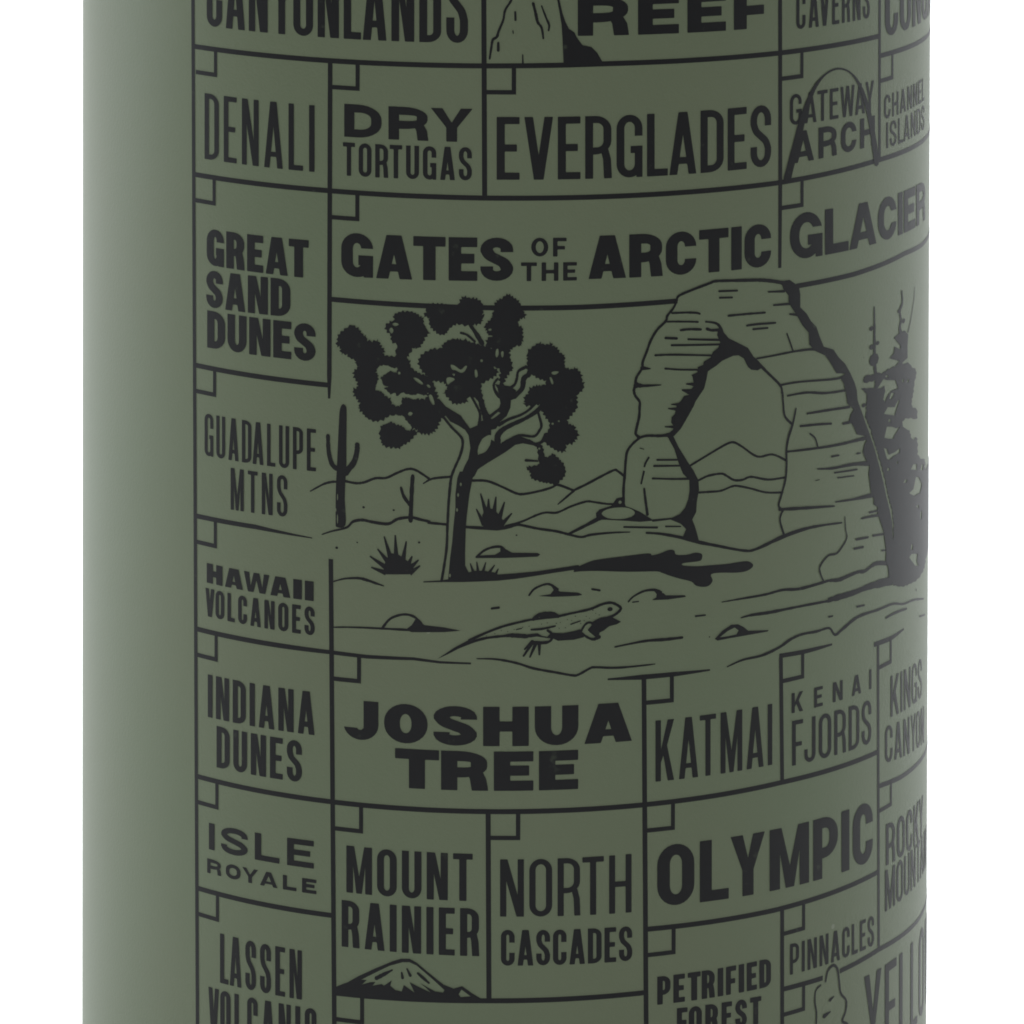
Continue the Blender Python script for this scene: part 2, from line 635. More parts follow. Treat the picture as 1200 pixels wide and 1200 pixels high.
# (words, weight in words) -> lines: text, x0, baseline0, top0, x1, baseline1, top1, stem, bar, gap, extra
NAMES = [
    ('tall condensed lettering reading CANYONLANDS cut off by the top of the view', [
        ('CANYONLANDS', 242.5, 30, -58, 548.5, 50.5, -38, 9.6, 8.5, 6.0, {})]),
    ('wide heavy lettering reading REEF', [
        ('REEF', 677, 42, -4, 899.5, 32, -14, 18.5, 11, 11, dict(rnd=.35))]),
    ('light condensed lettering reading CAVERNS', [
        ('CAVERNS', 933, 34.5, -10, 1019, 21, -23, 5.2, 4.5, 5.5, {})]),
    ('bold condensed lettering reading CONGAREE running round the bottle', [
        ('CONGAREE', 1037, 43.5, -25, 0, 0, 0, 13.5, 9, 6, dict(th1=97))]),
    ('light condensed lettering reading DENALI', [
        ('DENALI', 240, 186, 109, 368.8, 201.5, 123.5, 7.4, 6.2, 8.0, {})]),
    ('wide bold DRY over condensed TORTUGAS', [
        ('DRY', 403.5, 160, 121.5, 554, 166.5, 127.5, 13.0, 9.5, 8.5, dict(rnd=.36)),
        ('TORTUGAS', 402, 205.5, 166.5, 553, 211.5, 172.5, 5.6, 5.0, 4.6, {})]),
    ('large condensed lettering reading EVERGLADES', [
        ('EVERGLADES', 582, 210.5, 137, 903.5, 194.5, 122, 9.6, 8.4, 5.6, {})]),
    ('light GATEWAY over bolder ARCH behind a thin printed arch', [
        ('GATEWAY', 925.5, 147, 111, 1024, 130, 94, 5.2, 4.3, 4.2, {}),
        ('ARCH', 928, 192, 155, 1025, 169.5, 135, 9.0, 7.0, 8.0, dict(rnd=.45))]),
    ('thin lettering reading CHANNEL ISLANDS near the right edge', [
        ('CHANNEL', 1036, 140, 112, 1083, 117, 90, 4.8, 3.8, 5.5, {}),
        ('ISLANDS', 1038.5, 174, 144, 1083, 151, 122, 4.8, 3.8, 5.5, {})]),
    ('heavy stacked lettering reading GREAT SAND DUNES', [
        ('GREAT', 242.5, 310, 267.5, 362, 326, 281.5, 12.2, 9.0, 3.6, {}),
        ('SAND', 242, 359.5, 316, 340.5, 371.5, 327.5, 12.2, 9.0, 3.8, {}),
        ('DUNES', 243, 407, 363.5, 370, 424, 380, 12.2, 9.0, 3.8, {})]),
    ('heavy GATES and ARCTIC with small OF THE between', [
        ('GATES', 400, 323.5, 272, 601.5, 329, 278.5, 15.0, 11.5, 3.6, dict(rnd=.45)),
        ('OF', 622.5, 300.5, 278.5, 664, 300.5, 278.5, 5.4, 4.2, 5.5, dict(rnd=.6)),
        ('THE', 610.5, 329.5, 307.5, 676, 328.5, 307, 5.4, 4.2, 5.5, {}),
        ('ARCTIC', 689.5, 327, 276.5, 903.5, 311.5, 261, 15.0, 11.5, 3.8, dict(rnd=.45))]),
    ('heavy lettering reading GLACIER curving to the right edge', [
        ('GLACIER', 925.5, 305.5, 251, 1084, 257, 210, 15.5, 11.5, 4.5, dict(rnd=.45))]),
    ('light condensed lettering reading GUADALUPE MTNS', [
        ('GUADALUPE', 240, 533.5, 484, 370.5, 552.5, 503, 5.2, 4.6, 5.0, {}),
        ('MTNS', 270.5, 597, 548, 337, 606, 557.5, 5.2, 4.6, 6.0, {})]),
    ('wide heavy HAWAII over condensed VOLCANOES', [
        ('HAWAII', 242.5, 682.5, 659.5, 367.8, 704.5, 681.5, 12.0, 7.2, 3.8, {}),
        ('VOLCANOES', 241, 721.5, 688.5, 369, 745, 711.5, 5.6, 4.8, 5.0, {})]),
    ('bold condensed lettering reading INDIANA DUNES', [
        ('INDIANA', 243.7, 840, 790, 368.8, 861.5, 811, 8.0, 6.8, 5.6, {}),
        ('DUNES', 254, 899, 850.5, 354, 917, 868.5, 8.2, 6.8, 5.6, {})]),
    ('wide bold ISLE over small wide ROYALE', [
        ('ISLE', 245, 995, 964, 368, 1018, 985.5, 9.6, 6.6, 10.5, dict(rnd=.3)),
        ('ROYALE', 243, 1022.5, 1005.5, 371, 1048, 1031, 5.8, 4.2, 7.5, dict(rnd=.3))]),
    ('condensed lettering reading LASSEN VOLCANIC', [
        ('LASSEN', 258, 1151.5, 1093.5, 354, 1171.5, 1114, 7.0, 6.0, 6.0, {}),
        ('VOLCANIC', 244.5, 1214, 1156, 371, 1240.5, 1182.5, 7.0, 6.0, 6.0, {})]),
    ('extra wide heavy lettering reading JOSHUA TREE', [
        ('JOSHUA', 402.5, 865, 819, 740.5, 868, 822, 19.5, 12.0, 7.0, dict(rnd=.42, wid=dict(J=.85, O=1.02, S=1.0, A=1.12))),
        ('TREE', 463, 922.5, 876.5, 677.5, 924.5, 878.5, 19.5, 12.0, 6.5, dict(rnd=.36))]),
    ('light condensed lettering reading KATMAI', [
        ('KATMAI', 768, 916, 844.5, 904.8, 896, 824.5, 7.0, 6.0, 6.2, {})]),
    ('small widely spaced KENAI over condensed FJORDS', [
        ('KENAI', 927.5, 836, 812.5, 1021, 807, 784, 5.2, 4.0, 19.0, {}),
        ('FJORDS', 928, 897.5, 845, 1020.8, 870.5, 819, 6.2, 5.2, 5.8, {})]),
    ('thin condensed lettering reading KINGS CANYON near the right edge', [
        ('KINGS', 1043.5, 840.5, 792.5, 1080, 816.5, 770, 6.0, 4.8, 6.0, {}),
        ('CANYON', 1037, 894.5, 851.5, 1082.5, 870, 827, 6.0, 4.8, 6.0, {})]),
    ('heavy lettering reading OLYMPIC rising to the right', [
        ('OLYMPIC', 770, 1062.5, 991, 1022.5, 1008, 937, 16.3, 13.0, 7.2, {})]),
    ('condensed lettering reading ROCKY MOUNTAIN near the right edge', [
        ('ROCKY', 1038, 1014.5, 966.5, 1081.5, 979, 931, 7.8, 6.0, 6.0, {}),
        ('MOUNTAIN', 1037, 1068.5, 1020.5, 0, 0, 0, 6.2, 5.0, 4.6, dict(th1=82))]),
    ('condensed lettering reading MOUNT RAINIER above a printed peak', [
        ('MOUNT', 406, 1045.5, 990.5, 554, 1056, 1000.5, 8.6, 7.0, 6.2, {}),
        ('RAINIER', 400.5, 1109, 1054.5, 561.8, 1120.5, 1064.5, 8.6, 7.0, 6.2, {})]),
    ('light condensed NORTH over smaller CASCADES', [
        ('NORTH', 586, 1074, 1007, 740, 1069, 1000.5, 7.4, 6.4, 6.4, {}),
        ('CASCADES', 587, 1131.5, 1089.5, 740.8, 1125.5, 1085, 6.4, 5.6, 3.4, {})]),
    ('bold condensed lettering reading PETRIFIED FOREST', [
        ('PETRIFIED', 770, 1177.5, 1144.5, 903.3, 1155.5, 1122.5, 8.0, 6.0, 3.6, {}),
        ('FOREST', 793, 1214, 1181.5, 892, 1199.5, 1167, 7.6, 5.8, 4.6, {})]),
    ('light condensed lettering reading PINNACLES', [
        ('PINNACLES', 925.5, 1142.5, 1106.5, 1024, 1107.5, 1072, 5.0, 4.4, 4.8, {})]),
    ('large bold lettering reading YELLOWSTONE running round the bottle', [
        ('YELLOWSTONE', 1012.5, 1250, 1145, 0, 0, 0, 11.5, 10.5, 10.0, dict(th1=113))]),
]

for lab, lines in NAMES:
    ops = []
    for (txt, x0, b0, t0, x1, b1, t1, st, ba, gp, ex) in lines:
        ops += line_of_text(txt, x0, b0, t0, x1, b1, t1, st, ba, gp, **ex)
    ink_part('lettering', ops, 28e-6, label=lab)

# ------------------------------------------------------------------ ruled grid with tick boxes
GW = 6.0


def ruled(pts, w=GW, ext=None, ext_left=None):
    """straight ruled line through view points, one v per line kept smooth on the wall; ext: run on to this angle"""
    q = [uv(p) for p in pts]
    if ext is not None:
        q.append((math.radians(ext) * K, q[-1][1]))
    out = [q[0]]
    for a, b in zip(q, q[1:]):
        n = max(1, int(abs(b[0] - a[0]) / 25))
        out += [(a[0] + (b[0] - a[0]) * k / n, a[1] + (b[1] - a[1]) * k / n) for k in range(1, n + 1)]
    ws = w if isinstance(w, (list, tuple)) else [w, w]
    m = len(out)
    h = []
    for i in range(m):
        t = i / max(m - 1, 1) * (len(ws) - 1)
        k = min(int(t), len(ws) - 2)
        h.append(0.5 * (ws[k] + (ws[k + 1] - ws[k]) * (t - k)))
    return strip(out, h, h, caps=False)


grid = []
# uprights
grid += ruled([(226, -60), (231.8, 1260)])
grid += ruled([(387, 71), (386, 440), (385.8, 467)], [GW, GW, 3.0])
grid += ruled([(387.8, 655), (392.3, 1260)])
grid += ruled([(566.7, -60), (568, 231)])
grid += ruled([(572, 951), (573, 1172)])
grid += ruled([(754.5, 791), (757.5, 1260)])
grid += ruled([(914, -60), (914.3, 210), (913.7, 314)], [GW, GW, 5])
grid += ruled([(915, 770), (916.5, 918)])
grid += ruled([(916.5, 1064), (916.5, 1260)])
grid += ruled([(1030.8, -60), (1030.5, 189)])
grid += ruled([(1028.8, 752), (1029.6, 1112)])
# rules
grid += ruled([(226, 54), (380, 70.7), (565, 77.2), (715, 74.5), (910, 62.5), (1031, 42)])
grid += ruled([(226.5, 204), (380, 223), (565, 232), (680, 231.3), (910, 214.5), (1025, 188.7), (1080, 166)], ext=110)
grid += ruled([(1030.8, 65.5), (1085, 43.5)], ext=110)
grid += ruled([(387, 350.5), (500, 358.5), (625, 361), (680, 360), (794, 352.5)])
grid += ruled([(933, 335.3), (1000, 321.5), (1060, 297), (1080, 287)], ext=110)
grid += ruled([(227, 427.3), (387, 451.5)])
grid += ruled([(228, 604), (300, 617.5), (366, 630.5)], [GW, 5.5, 1.2])
grid += ruled([(229, 736.5), (387, 764.2), (430, 769.5), (485, 772), (515, 776), (552, 777.5)], [GW, GW, GW, 5, 4, 2.2])
grid += ruled([(230, 909.3), (380, 938.5), (565, 951), (680, 948.7), (755, 943), (915, 917.0), (1029, 880.8)])
grid += ruled([(230.5, 1040.3), (391, 1073)])
grid += ruled([(391, 1163.5), (565, 1172.7), (680, 1169.7), (757, 1163)])
grid += ruled([(757, 1089), (910, 1066), (1029.3, 1021.5)])
grid += ruled([(916.5, 1159.5), (964, 1146)])
grid += ruled([(984, 1138), (1030, 1112.5), (1075, 1079)], ext=110)
grid += ruled([(1029.2, 921.5), (1055, 911), (1083, 884)], ext=110)
grid += ruled([(712, 796), (752, 793.5), (790, 790), (832, 785)], [2.0, 6.0, 5.5, 2.0])
grid += ruled([(913, 768.7), (941, 764), (975, 755)], [5.5, 5.5, 2.5])
grid += ruled([(1024, 755.5), (1044, 748), (1059, 737)], [6.0, 6.0, 2.5])
frame = ink_part('printed_frame', grid, 20e-6, label='black ruled lines dividing the printed checklist into cells')

BW, BH, BT = 38.0, 31.0, 5.2
corners = [(228.5, 54), (227, 204), (227.5, 427.5), (228.3, 604.2), (229.2, 736.7), (230, 909.3), (230.6, 1040.4),
           (386.8, 71.2), (386.5, 223.7), (388.5, 764.4), (390.8, 940), (392, 1163.6), (567, 77.2), (572, 951.2),
           (754.6, 793.2), (756, 943), (756.8, 1089), (914, 62.3), (914.2, 213.8), (915.2, 768.5), (916.5, 1064.7),
           (916.5, 1159.6), (1030.7, 65.6), (1028.9, 753.5), (1029.3, 921.5)]
for cxy in corners:
    q = uv(cxy)
    x, y = q[0], q[1]
    bx = [(1, rect(x + BW - BT, y - BH - BT / 2, x + BW, y - GW * .3)), (1, rect(x + GW * .3, y - BH - BT / 2, x + BW, y - BH + BT / 2))]
    ink_part('tick_box', bx, 24e-6, parent=frame)

# ------------------------------------------------------------------ drawings
A_, B_, C_, D_, E_ = Z(390, 340, 8), Z(540, 340, 8), Z(390, 460, 8), Z(540, 460, 8), Z(480, 560, 8)
F_, G_, X_ = Z(500, 680, 8), Z(610, 660, 8), Z(360, 560, 8)
P_, Q_, R_, S_ = Z(735, 320, 8), Z(880, 320, 8), Z(720, 470, 8), Z(900, 450, 8)
T_, U_, V_, W_ = Z(980, 340, 10), Z(980, 440, 10), Z(980, 550, 10), Z(680, 570, 8)
Y_, N_, O_, I_ = Z(560, 0, 8.571), Z(640, 500, 8.57), Z(940, 1090, 8), Z(390, 1110, 6)
K_, L_ = Z(830, 640, 7.5), Z(970, 640, 8.57)
H_, J_, M_, Z4 = Z(380, 600, 4), Z(680, 600, 4), Z(680, 300, 4), Z(860, 0, 4)
R4 = Z(860, 600, 4)

# ---- desert tree
tree = []
tree.append(jag(A_((170, 325), (215, 345), (260, 375), (285, 420), (320, 430), (315, 465), (370, 480), (430, 470), (445, 510), (490, 560),
                   (470, 590), (520, 615), (600, 622), (700, 640), (720, 700), (560, 730), (500, 705), (430, 720), (410, 770), (430, 800),
                   (420, 860), (400, 930), (450, 945), (510, 1000), (550, 1020), (560, 1060), (610, 1090), (640, 1070), (650, 1010),
                   (720, 1005), (790, 1015), (870, 1020), (890, 960), (960, 940), (1000, 1040), (1050, 1095), (1060, 1180), (1010, 1220),
                   (1000, 1260), (960, 1320), (890, 1355), (840, 1345), (805, 1345), (795, 1310), (740, 1300), (730, 1270), (680, 1215),
                   (650, 1180), (540, 1180), (450, 1225), (390, 1225), (320, 1200), (280, 1150), (240, 1110), (255, 1080), (235, 1030),
                   (200, 990), (190, 930), (225, 910), (235, 870), (205, 830), (190, 780), (215, 740), (250, 715), (210, 690), (215, 655),
                   (160, 635), (130, 600), (80, 600), (75, 545), (40, 520), (45, 440), (90, 385)), 0.7, seed=2))
tree.append(jag(A_((440, 830), (490, 790), (540, 755), (600, 775), (590, 620), (610, 520), (700, 530), (700, 620), (720, 690), (770, 755),
                   (880, 805), (935, 860), (965, 940), (890, 965), (860, 990), (800, 970), (770, 985), (690, 972), (650, 962), (600, 1000),
                   (585, 965), (560, 975), (530, 962), (480, 915), (475, 890)), 0.4, seed=3))
tree.append(jag(A_((550, 480), (545, 430), (505, 390), (490, 340), (530, 295), (575, 285), (570, 235), (640, 200), (700, 195), (750, 205),
                   (810, 235), (850, 260), (855, 300), (880, 360), (905, 400), (870, 440), (850, 490), (800, 545), (760, 540), (700, 620),
                   (600, 600), (610, 520)), 0.6, seed=4))
tree.append(jag(A_((870, 140), (1000, 125), (1060, 135), (1120, 170), (1170, 165), (1190, 90), (1240, 50), (1280, 75), (1350, 75), (1400, 120),
                   (1415, 170), (1400, 220), (1430, 240), (1400, 260), (1410, 290), (1360, 325), (1320, 320), (1290, 340), (1200, 320),
                   (1150, 325), (1090, 365), (1060, 410), (1000, 415), (960, 390), (925, 360), (900, 300), (910, 270), (870, 250),
                   (850, 230), (880, 190)), 0.6, seed=5))
tree.append(jag(A_((800, 680), (830, 610), (900, 560), (950, 550), (1010, 545), (1040, 500), (1100, 465), (1200, 455), (1300, 480), (1400, 520),
                   (1450, 515), (1500, 560), (1520, 700), (1500, 720), (1550, 750), (1540, 790), (1490, 830), (1420, 860), (1395, 900),
                   (1400, 1000), (1420, 1060), (1330, 1010), (1270, 1000), (1260, 1050), (1200, 1065), (1150, 1070), (1100, 1040),
                   (1075, 1000), (1035, 960), (1070, 930), (1060, 890), (1050, 870), (980, 855), (920, 850), (880, 800), (830, 750)), 0.6, seed=6))
tree.append(jag(B_((440, 35), (500, 70), (540, 100), (560, 140), (590, 160), (590, 200), (610, 230), (600, 265), (560, 270), (535, 320),
                   (575, 345), (580, 400), (590, 460), (570, 490), (575, 530), (530, 520), (480, 550), (460, 570), (465, 640), (490, 730),
                   (440, 800), (410, 860), (410, 940), (375, 920), (360, 830), (370, 760), (330, 720), (300, 720), (290, 560), (240, 515),
                   (240, 460), (265, 440), (245, 400), (220, 340), (250, 300), (300, 260), (290, 240), (310, 180), (300, 150), (330, 115),
                   (350, 85), (390, 75)), 0.6, seed=7))
tree.append(jag(B_((615, 590), (660, 540), (740, 490), (770, 510), (820, 505), (845, 485), (860, 515), (900, 540), (940, 595), (970, 605),
                   (970, 660), (980, 690), (960, 720), (1000, 730), (1035, 745), (1070, 720), (1105, 760), (1135, 800), (1130, 850),
                   (1155, 870), (1140, 940), (1090, 980), (1095, 1060), (1070, 1140), (1020, 1190), (1000, 1230), (1030, 1260), (1070, 1270),
                   (1075, 1300), (1110, 1350), (1080, 1400), (1050, 1440), (985, 1450), (985, 1510), (930, 1515), (870, 1490), (810, 1450),
                   (780, 1420), (790, 1360), (830, 1290), (830, 1240), (800, 1200), (760, 1130), (735, 1075), (690, 1080), (640, 1090),
                   (590, 1080), (600, 1050), (590, 1000), (630, 970), (640, 920), (700, 895), (780, 890), (800, 860), (770, 840), (710, 825),
                   (680, 795), (640, 800), (615, 740), (625, 660)), 0.6, seed=8))
tree.append(jag(D_((730, 660), (720, 560), (715, 500), (760, 490), (790, 600), (830, 595), (865, 570), (920, 620), (965, 670), (985, 740),
                   (970, 790), (920, 840), (900, 870), (860, 860), (840, 850), (790, 850), (750, 835), (690, 820), (650, 790), (650, 750),
                   (610, 705), (640, 690), (720, 680)), 0.4, seed=9))
tree += pen(D_((610, 635), (720, 642)), [3.2, 2])
tree.append(jag(C_((440, 345), (470, 300), (540, 270), (600, 300), (650, 310), (700, 350), (750, 345), (800, 370), (770, 400), (720, 460),
                   (660, 490), (630, 525), (580, 520), (520, 515), (470, 490), (450, 450), (440, 400)), 0.6, seed=10))
# gaps of the crown
for g in (A_((415, 770), (430, 720), (500, 705), (560, 730), (590, 760), (575, 772), (540, 755), (490, 790), (440, 800)),
          A_((400, 930), (420, 860), (440, 830), (460, 840), (475, 890), (525, 905), (480, 920), (530, 965), (540, 1000), (500, 990), (450, 945), (415, 940)),
          A_((560, 970), (590, 965), (600, 1000), (650, 960), (690, 975), (770, 985), (800, 970), (865, 995), (860, 1020), (810, 1010),
             (760, 1025), (700, 1005), (650, 1010), (640, 1070), (600, 1085), (560, 1060), (545, 1020)),
          A_((755, 820), (800, 830), (845, 870), (835, 885), (790, 860)), A_((880, 890), (900, 885), (918, 910), (900, 915)),
          A_((900, 985), (930, 985), (955, 1060), (940, 1075), (915, 1040)), A_((725, 1140), (750, 1155), (725, 1180), (705, 1160)),
          A_((560, 315), (590, 305), (620, 320), (600, 335), (575, 335)), A_((530, 370), (550, 350), (570, 375), (555, 405), (540, 395)),
          A_((612, 770), (630, 765), (636, 785), (615, 790)),
          C_((460, 290), (480, 265), (540, 220), (660, 220), (680, 255), (740, 320), (720, 350), (690, 350), (650, 310), (560, 270), (520, 285), (480, 300)),
          A_((1105, 700), (1140, 705), (1200, 745), (1240, 710), (1260, 715), (1235, 760), (1200, 775), (1150, 750), (1120, 745)),
          A_((1065, 830), (1100, 815), (1145, 835), (1100, 870), (1075, 885)), A_((1120, 785), (1145, 785), (1138, 805)),
          A_((850, 300), (905, 290), (890, 320), (920, 390), (900, 395), (870, 340)),
          A_((1150, 345), (1200, 345), (1240, 380), (1230, 395), (1180, 370)), B_((60, 430), (80, 425), (112, 480), (95, 492), (75, 465)),
          B_((0, 420), (30, 455), (15, 470), (0, 455)),
          B_((130, 750), (150, 750), (160, 800), (142, 820), (132, 800)), B_((185, 650), (205, 652), (203, 672), (185, 672)),
          B_((330, 560), (350, 550), (355, 600), (338, 630), (325, 610)), B_((378, 580), (400, 575), (398, 625), (383, 625)),
          B_((850, 770), (880, 760), (920, 765), (890, 790), (860, 790)), B_((832, 820), (850, 820), (868, 870), (852, 880)),
          B_((245, 425), (292, 425), (292, 436), (245, 436)), B_((260, 365), (285, 360), (285, 378), (262, 380))):
    tree.append(fill(g, -1, 3))
tree.append(spot(D_((735, 525))[0], 1.3, -1))
tree.append(spot(D_((860, 292))[0], 1.4, -1))
tree.append(spot(D_((918, 268))[0], 1.2, -1))
tree += pen(A_((1200, 400), (1260, 420), (1330, 480)), [2.5, 3])            # twigs under the top heads
tree += pen(A_((1290, 330), (1340, 400), (1400, 500)), [4, 6])
# limbs
tree += pen(D_((150, -20), (190, 90), (215, 170), (250, 250)), [9, 6, 7, 10])
tree += pen(D_((75, -10), (130, 90), (175, 180), (180, 240), (172, 300)), [3.2, 3, 3, 4])
tree.append(fill(D_((80, 340), (170, 300), (175, 270), (250, 250), (275, 205), (360, 140), (372, 100), (345, -40), (320, -80), (460, -60), (520, -20),
                    (470, 70), (465, 140), (430, 220), (370, 270), (330, 340), (280, 350), (280, 390), (200, 430), (110, 480))))
tree.append(fill(D_((280, 240), (350, 180), (372, 190), (330, 225), (290, 250)), -1))
tree += pen(B_((610, 720), (540, 760), (525, 830), (500, 890), (430, 930)), [4.2, 3, 3, 4])
tree += pen(B_((640, 790), (590, 830), (575, 920), (500, 990), (420, 1010)), [6, 6, 6, 10])
tree += pen(B_((345, 830), (310, 880), (320, 940), (360, 1000)), [2.6, 3, 4])
tree += pen(D_((360, 300), (450, 250), (560, 210), (640, 160), (720, 75)), [5, 3.2, 3, 3, 3])
tree += pen(D_((350, 470), (345, 410), (390, 350), (480, 300), (600, 245), (690, 190), (750, 140)), [7, 7, 6, 5, 4.5, 5, 6])
tree += pen(D_((725, 190), (755, 300), (740, 350), (685, 410), (560, 400), (480, 430), (400, 480)), [3, 3, 3, 3, 5])
tree += pen(D_((640, 452), (700, 482), (760, 460), (800, 400)), [4, 4, 4, 6])
tree.append(fill(D_((160, 585), (240, 545), (275, 490), (285, 440), (330, 465), (400, 480), (480, 430), (560, 410), (640, 440), (690, 470),
                    (740, 470), (720, 515), (680, 495), (580, 475), (510, 490), (430, 550), (350, 600), (250, 660), (160, 720), (130, 780),
                    (100, 810), (0, 820), (12, 750), (35, 690), (72, 620), (90, 520), (70, 380), (90, 335), (200, 290), (285, 270), (285, 400),
                    (255, 395), (200, 435), (165, 505))))
tree.append(fill(D_((160, 572), (165, 510), (200, 440), (255, 400), (275, 420), (270, 490), (240, 545), (200, 570)), -1, 3))
tree.append(fill(C_((1000, 60), (1060, 130), (1200, 215), (1290, 340), (1285, 420), (1240, 350), (1180, 310), (1100, 270), (1050, 205), (1000, 200))))
tree += pen(C_((1035, 225), (1110, 320), (1180, 390), (1215, 440), (1215, 510), (1190, 600), (1150, 690), (1112, 790), (1098, 900), (1085, 1050), (1078, 1200)), 3.2)
tree += pen(E_((360, 400), (355, 450), (348, 650), (325, 820), (300, 965)), 3.2)
tree.append(fill(E_((470, -60), (620, -60), (592, 0), (562, 150), (537, 350), (527, 480), (521, 700), (522, 820), (552, 882), (600, 890), (830, 905), (1000, 893),
                    (1200, 874), (1345, 852), (1480, 832), (1580, 815), (1605, 840), (1540, 862), (1350, 890), (1200, 915), (1000, 945), (830, 963), (500, 976), (300, 976), (130, 980), (130, 970), (300, 960), (362, 950), (380, 750),
                    (400, 600), (412, 450), (430, 280), (430, 150), (448, 0))))
for p_ in ((455, 160), (480, 60), (445, 300), (378, 915)):
    tree.append(spot(E_(p_)[0], 1.2, -1, 2.2))
ink_part('tree_drawing', tree, 40e-6, label='printed black spiky desert tree with a forked trunk')

# ---- its shadow on the ground
sh = W_((-40, 760), (0, 742), (100, 700), (200, 680), (400, 655), (600, 630), (660, 630), (670, 645), (740, 630), (830, 595), (880, 600), (900, 640), (1000, 640),
        (1080, 620), (1140, 635), (1132, 690), (1080, 705), (960, 720), (970, 742), (1100, 748)) + \
    [(830, 662.5), (850, 661), (863, 659), (875, 657.5), (881, 660), (882, 664), (875, 669), (863, 671), (845, 671), (833, 673), (835, 680), (831, 686),
     (823.7, 687.8), (815, 686), (810, 681.5), (796, 678), (783, 674), (775, 671), (768, 669.5), (735, 670), (700, 669), (680, 669.5), (672, 670)]
ground = [fill(sh, 1, 3)]

# ---- cacti
cact = [fill(smooth(C_((95, 108), (122, 125), (131, 180), (129, 450), (128, 700), (120, 820), (114, 1000), (120, 1240), (38, 1260), (28, 1200), (30, 900),
                       (40, 700), (46, 560), (60, 250), (70, 150)), 4, True))]
cact += pen(C_((230, 490), (226, 560), (195, 660), (120, 745)), [6, 6.5, 7, 9])
cact += pen([(384.5, 511), (385.5, 530), (390, 545), (399, 551)], [5, 5.5, 6, 6])
cact += [spot(C_((45, 980))[0], .8, -1, 4), spot(X_((285, 385))[0], .8, -1, 6), spot(X_((270, 300))[0], .7, -1, 2)]
ink_part('cactus_drawing', cact, 36e-6, label='printed tall black cactus with two raised arms')
sc = pen(C_((750, 780), (742, 900), (735, 1060), (730, 1200)), [4.5, 5, 5, 6])
sc += pen(C_((640, 890), (665, 970), (720, 1050)), [3, 4, 4])
ink_part('cactus_drawing', sc, 36e-6, label='printed small forked black cactus')


def spikes(base, tips, w):
    ops = [fill(base)]
    for (tip, foot) in tips:
        a, b = uv(tip), uv(foot)
        dx, dy = b[0] - a[0], b[1] - a[1]
        l = math.hypot(dx, dy)
        nx, ny = -dy / l * w / 2, dx / l * w / 2
        ops.append((1, [(a[0] + nx * .25, a[1] + ny * .25), (a[0] - nx * .25, a[1] - ny * .25), (b[0] - nx, b[1] - ny), (b[0] + nx, b[1] + ny)]))
    return ops


def pairs(z, *ps):
    return [(z(a)[0], z(b)[0]) for a, b in ps]


ag = spikes(X_((740, 904), (715, 870), (722, 830), (740, 760), (790, 705), (860, 720), (930, 770), (990, 810), (1000, 860), (960, 904)),
            pairs(X_, ((600, 838), (740, 890)), ((588, 733), (740, 840)), ((660, 665), (760, 790)), ((722, 548), (785, 760)), ((826, 535), (835, 760)),
                  ((930, 593), (895, 790)), ((985, 733), (940, 830)), ((1045, 768), (960, 850)), ((1060, 822), (960, 895))), 6.5)
ink_part('bush_drawing', ag, 36e-6, label='printed black spiky bush left of the tree trunk')
ag = spikes(E_((690, 455), (680, 350), (720, 270), (800, 300), (850, 360), (880, 400), (890, 472), (700, 474)),
            pairs(E_, ((625, 290), (700, 440)), ((665, 145), (720, 340)), ((740, 195), (740, 330)), ((810, 175), (790, 340)), ((890, 225), (840, 380)),
                  ((960, 330), (860, 440))), 6.0)
ink_part('bush_drawing', ag, 36e-6, label='printed black spiky bush right of the tree trunk')
ag = spikes(E_((560, 885), (600, 870), (700, 870), (790, 885), (830, 905), (820, 945), (580, 945)),
            pairs(E_, ((568, 800), (605, 905)), ((630, 785), (645, 905)), ((715, 790), (680, 905)), ((798, 815), (735, 905)), ((832, 850), (795, 925))), 4.5)
ink_part('bush_drawing', ag, 44e-6, label='printed low black spiky tuft at the foot of the tree')

# ---- far hills
hill = []
hill += pen(X_((30, 125), (150, 60), (230, 38), (300, 38)), [1.5, 3, 3])
hill += pen(C_((100, 825), (160, 840), (230, 850), (300, 840), (400, 803), (500, 800), (600, 755), (700, 718), (780, 728), (900, 805)), 3.0)
hill += pen(C_((850, 852), (920, 812), (1000, 798), (1100, 790)), [1.5, 3, 3])
hill += pen(D_((110, 825), (250, 830), (400, 890), (520, 945), (600, 950), (750, 920), (850, 890), (900, 865), (960, 880), (1060, 920)), 3.0)
hill += pen(D_((1060, 920), (990, 980), (910, 1048)), [3, 3, 1.2])
hill += pen(N_((275, 640), (400, 580), (550, 500), (680, 437), (720, 447), (778, 492)), 3.0)
hill += pen(E_((900, 450), (1050, 410), (1200, 345)) + N_((0, 862), (110, 862), (250, 800), (400, 752), (480, 757), (600, 775), (690, 777)), 2.6)
hill += pen(R_((710, 605), (850, 520), (1000, 430), (1080, 390), (1130, 390)) + M_((760, 895), (830, 940), (900, 930), (962, 957)), 2.8)
hill += pen(R_((790, 742), (880, 700), (1000, 680), (1050, 700), (1120, 740), (1200, 738)) + M_((800, 1035), (880, 1048), (958, 1038)), 2.8)
hill += pen(R_((795, 857), (900, 850), (1000, 840), (1100, 800)) + M_((740, 1078), (800, 1090), (870, 1108), (948, 1108)), 2.6)
ink_part('hill_drawing', hill, 24e-6, label='printed thin outlines of far hills behind the tree and arch')

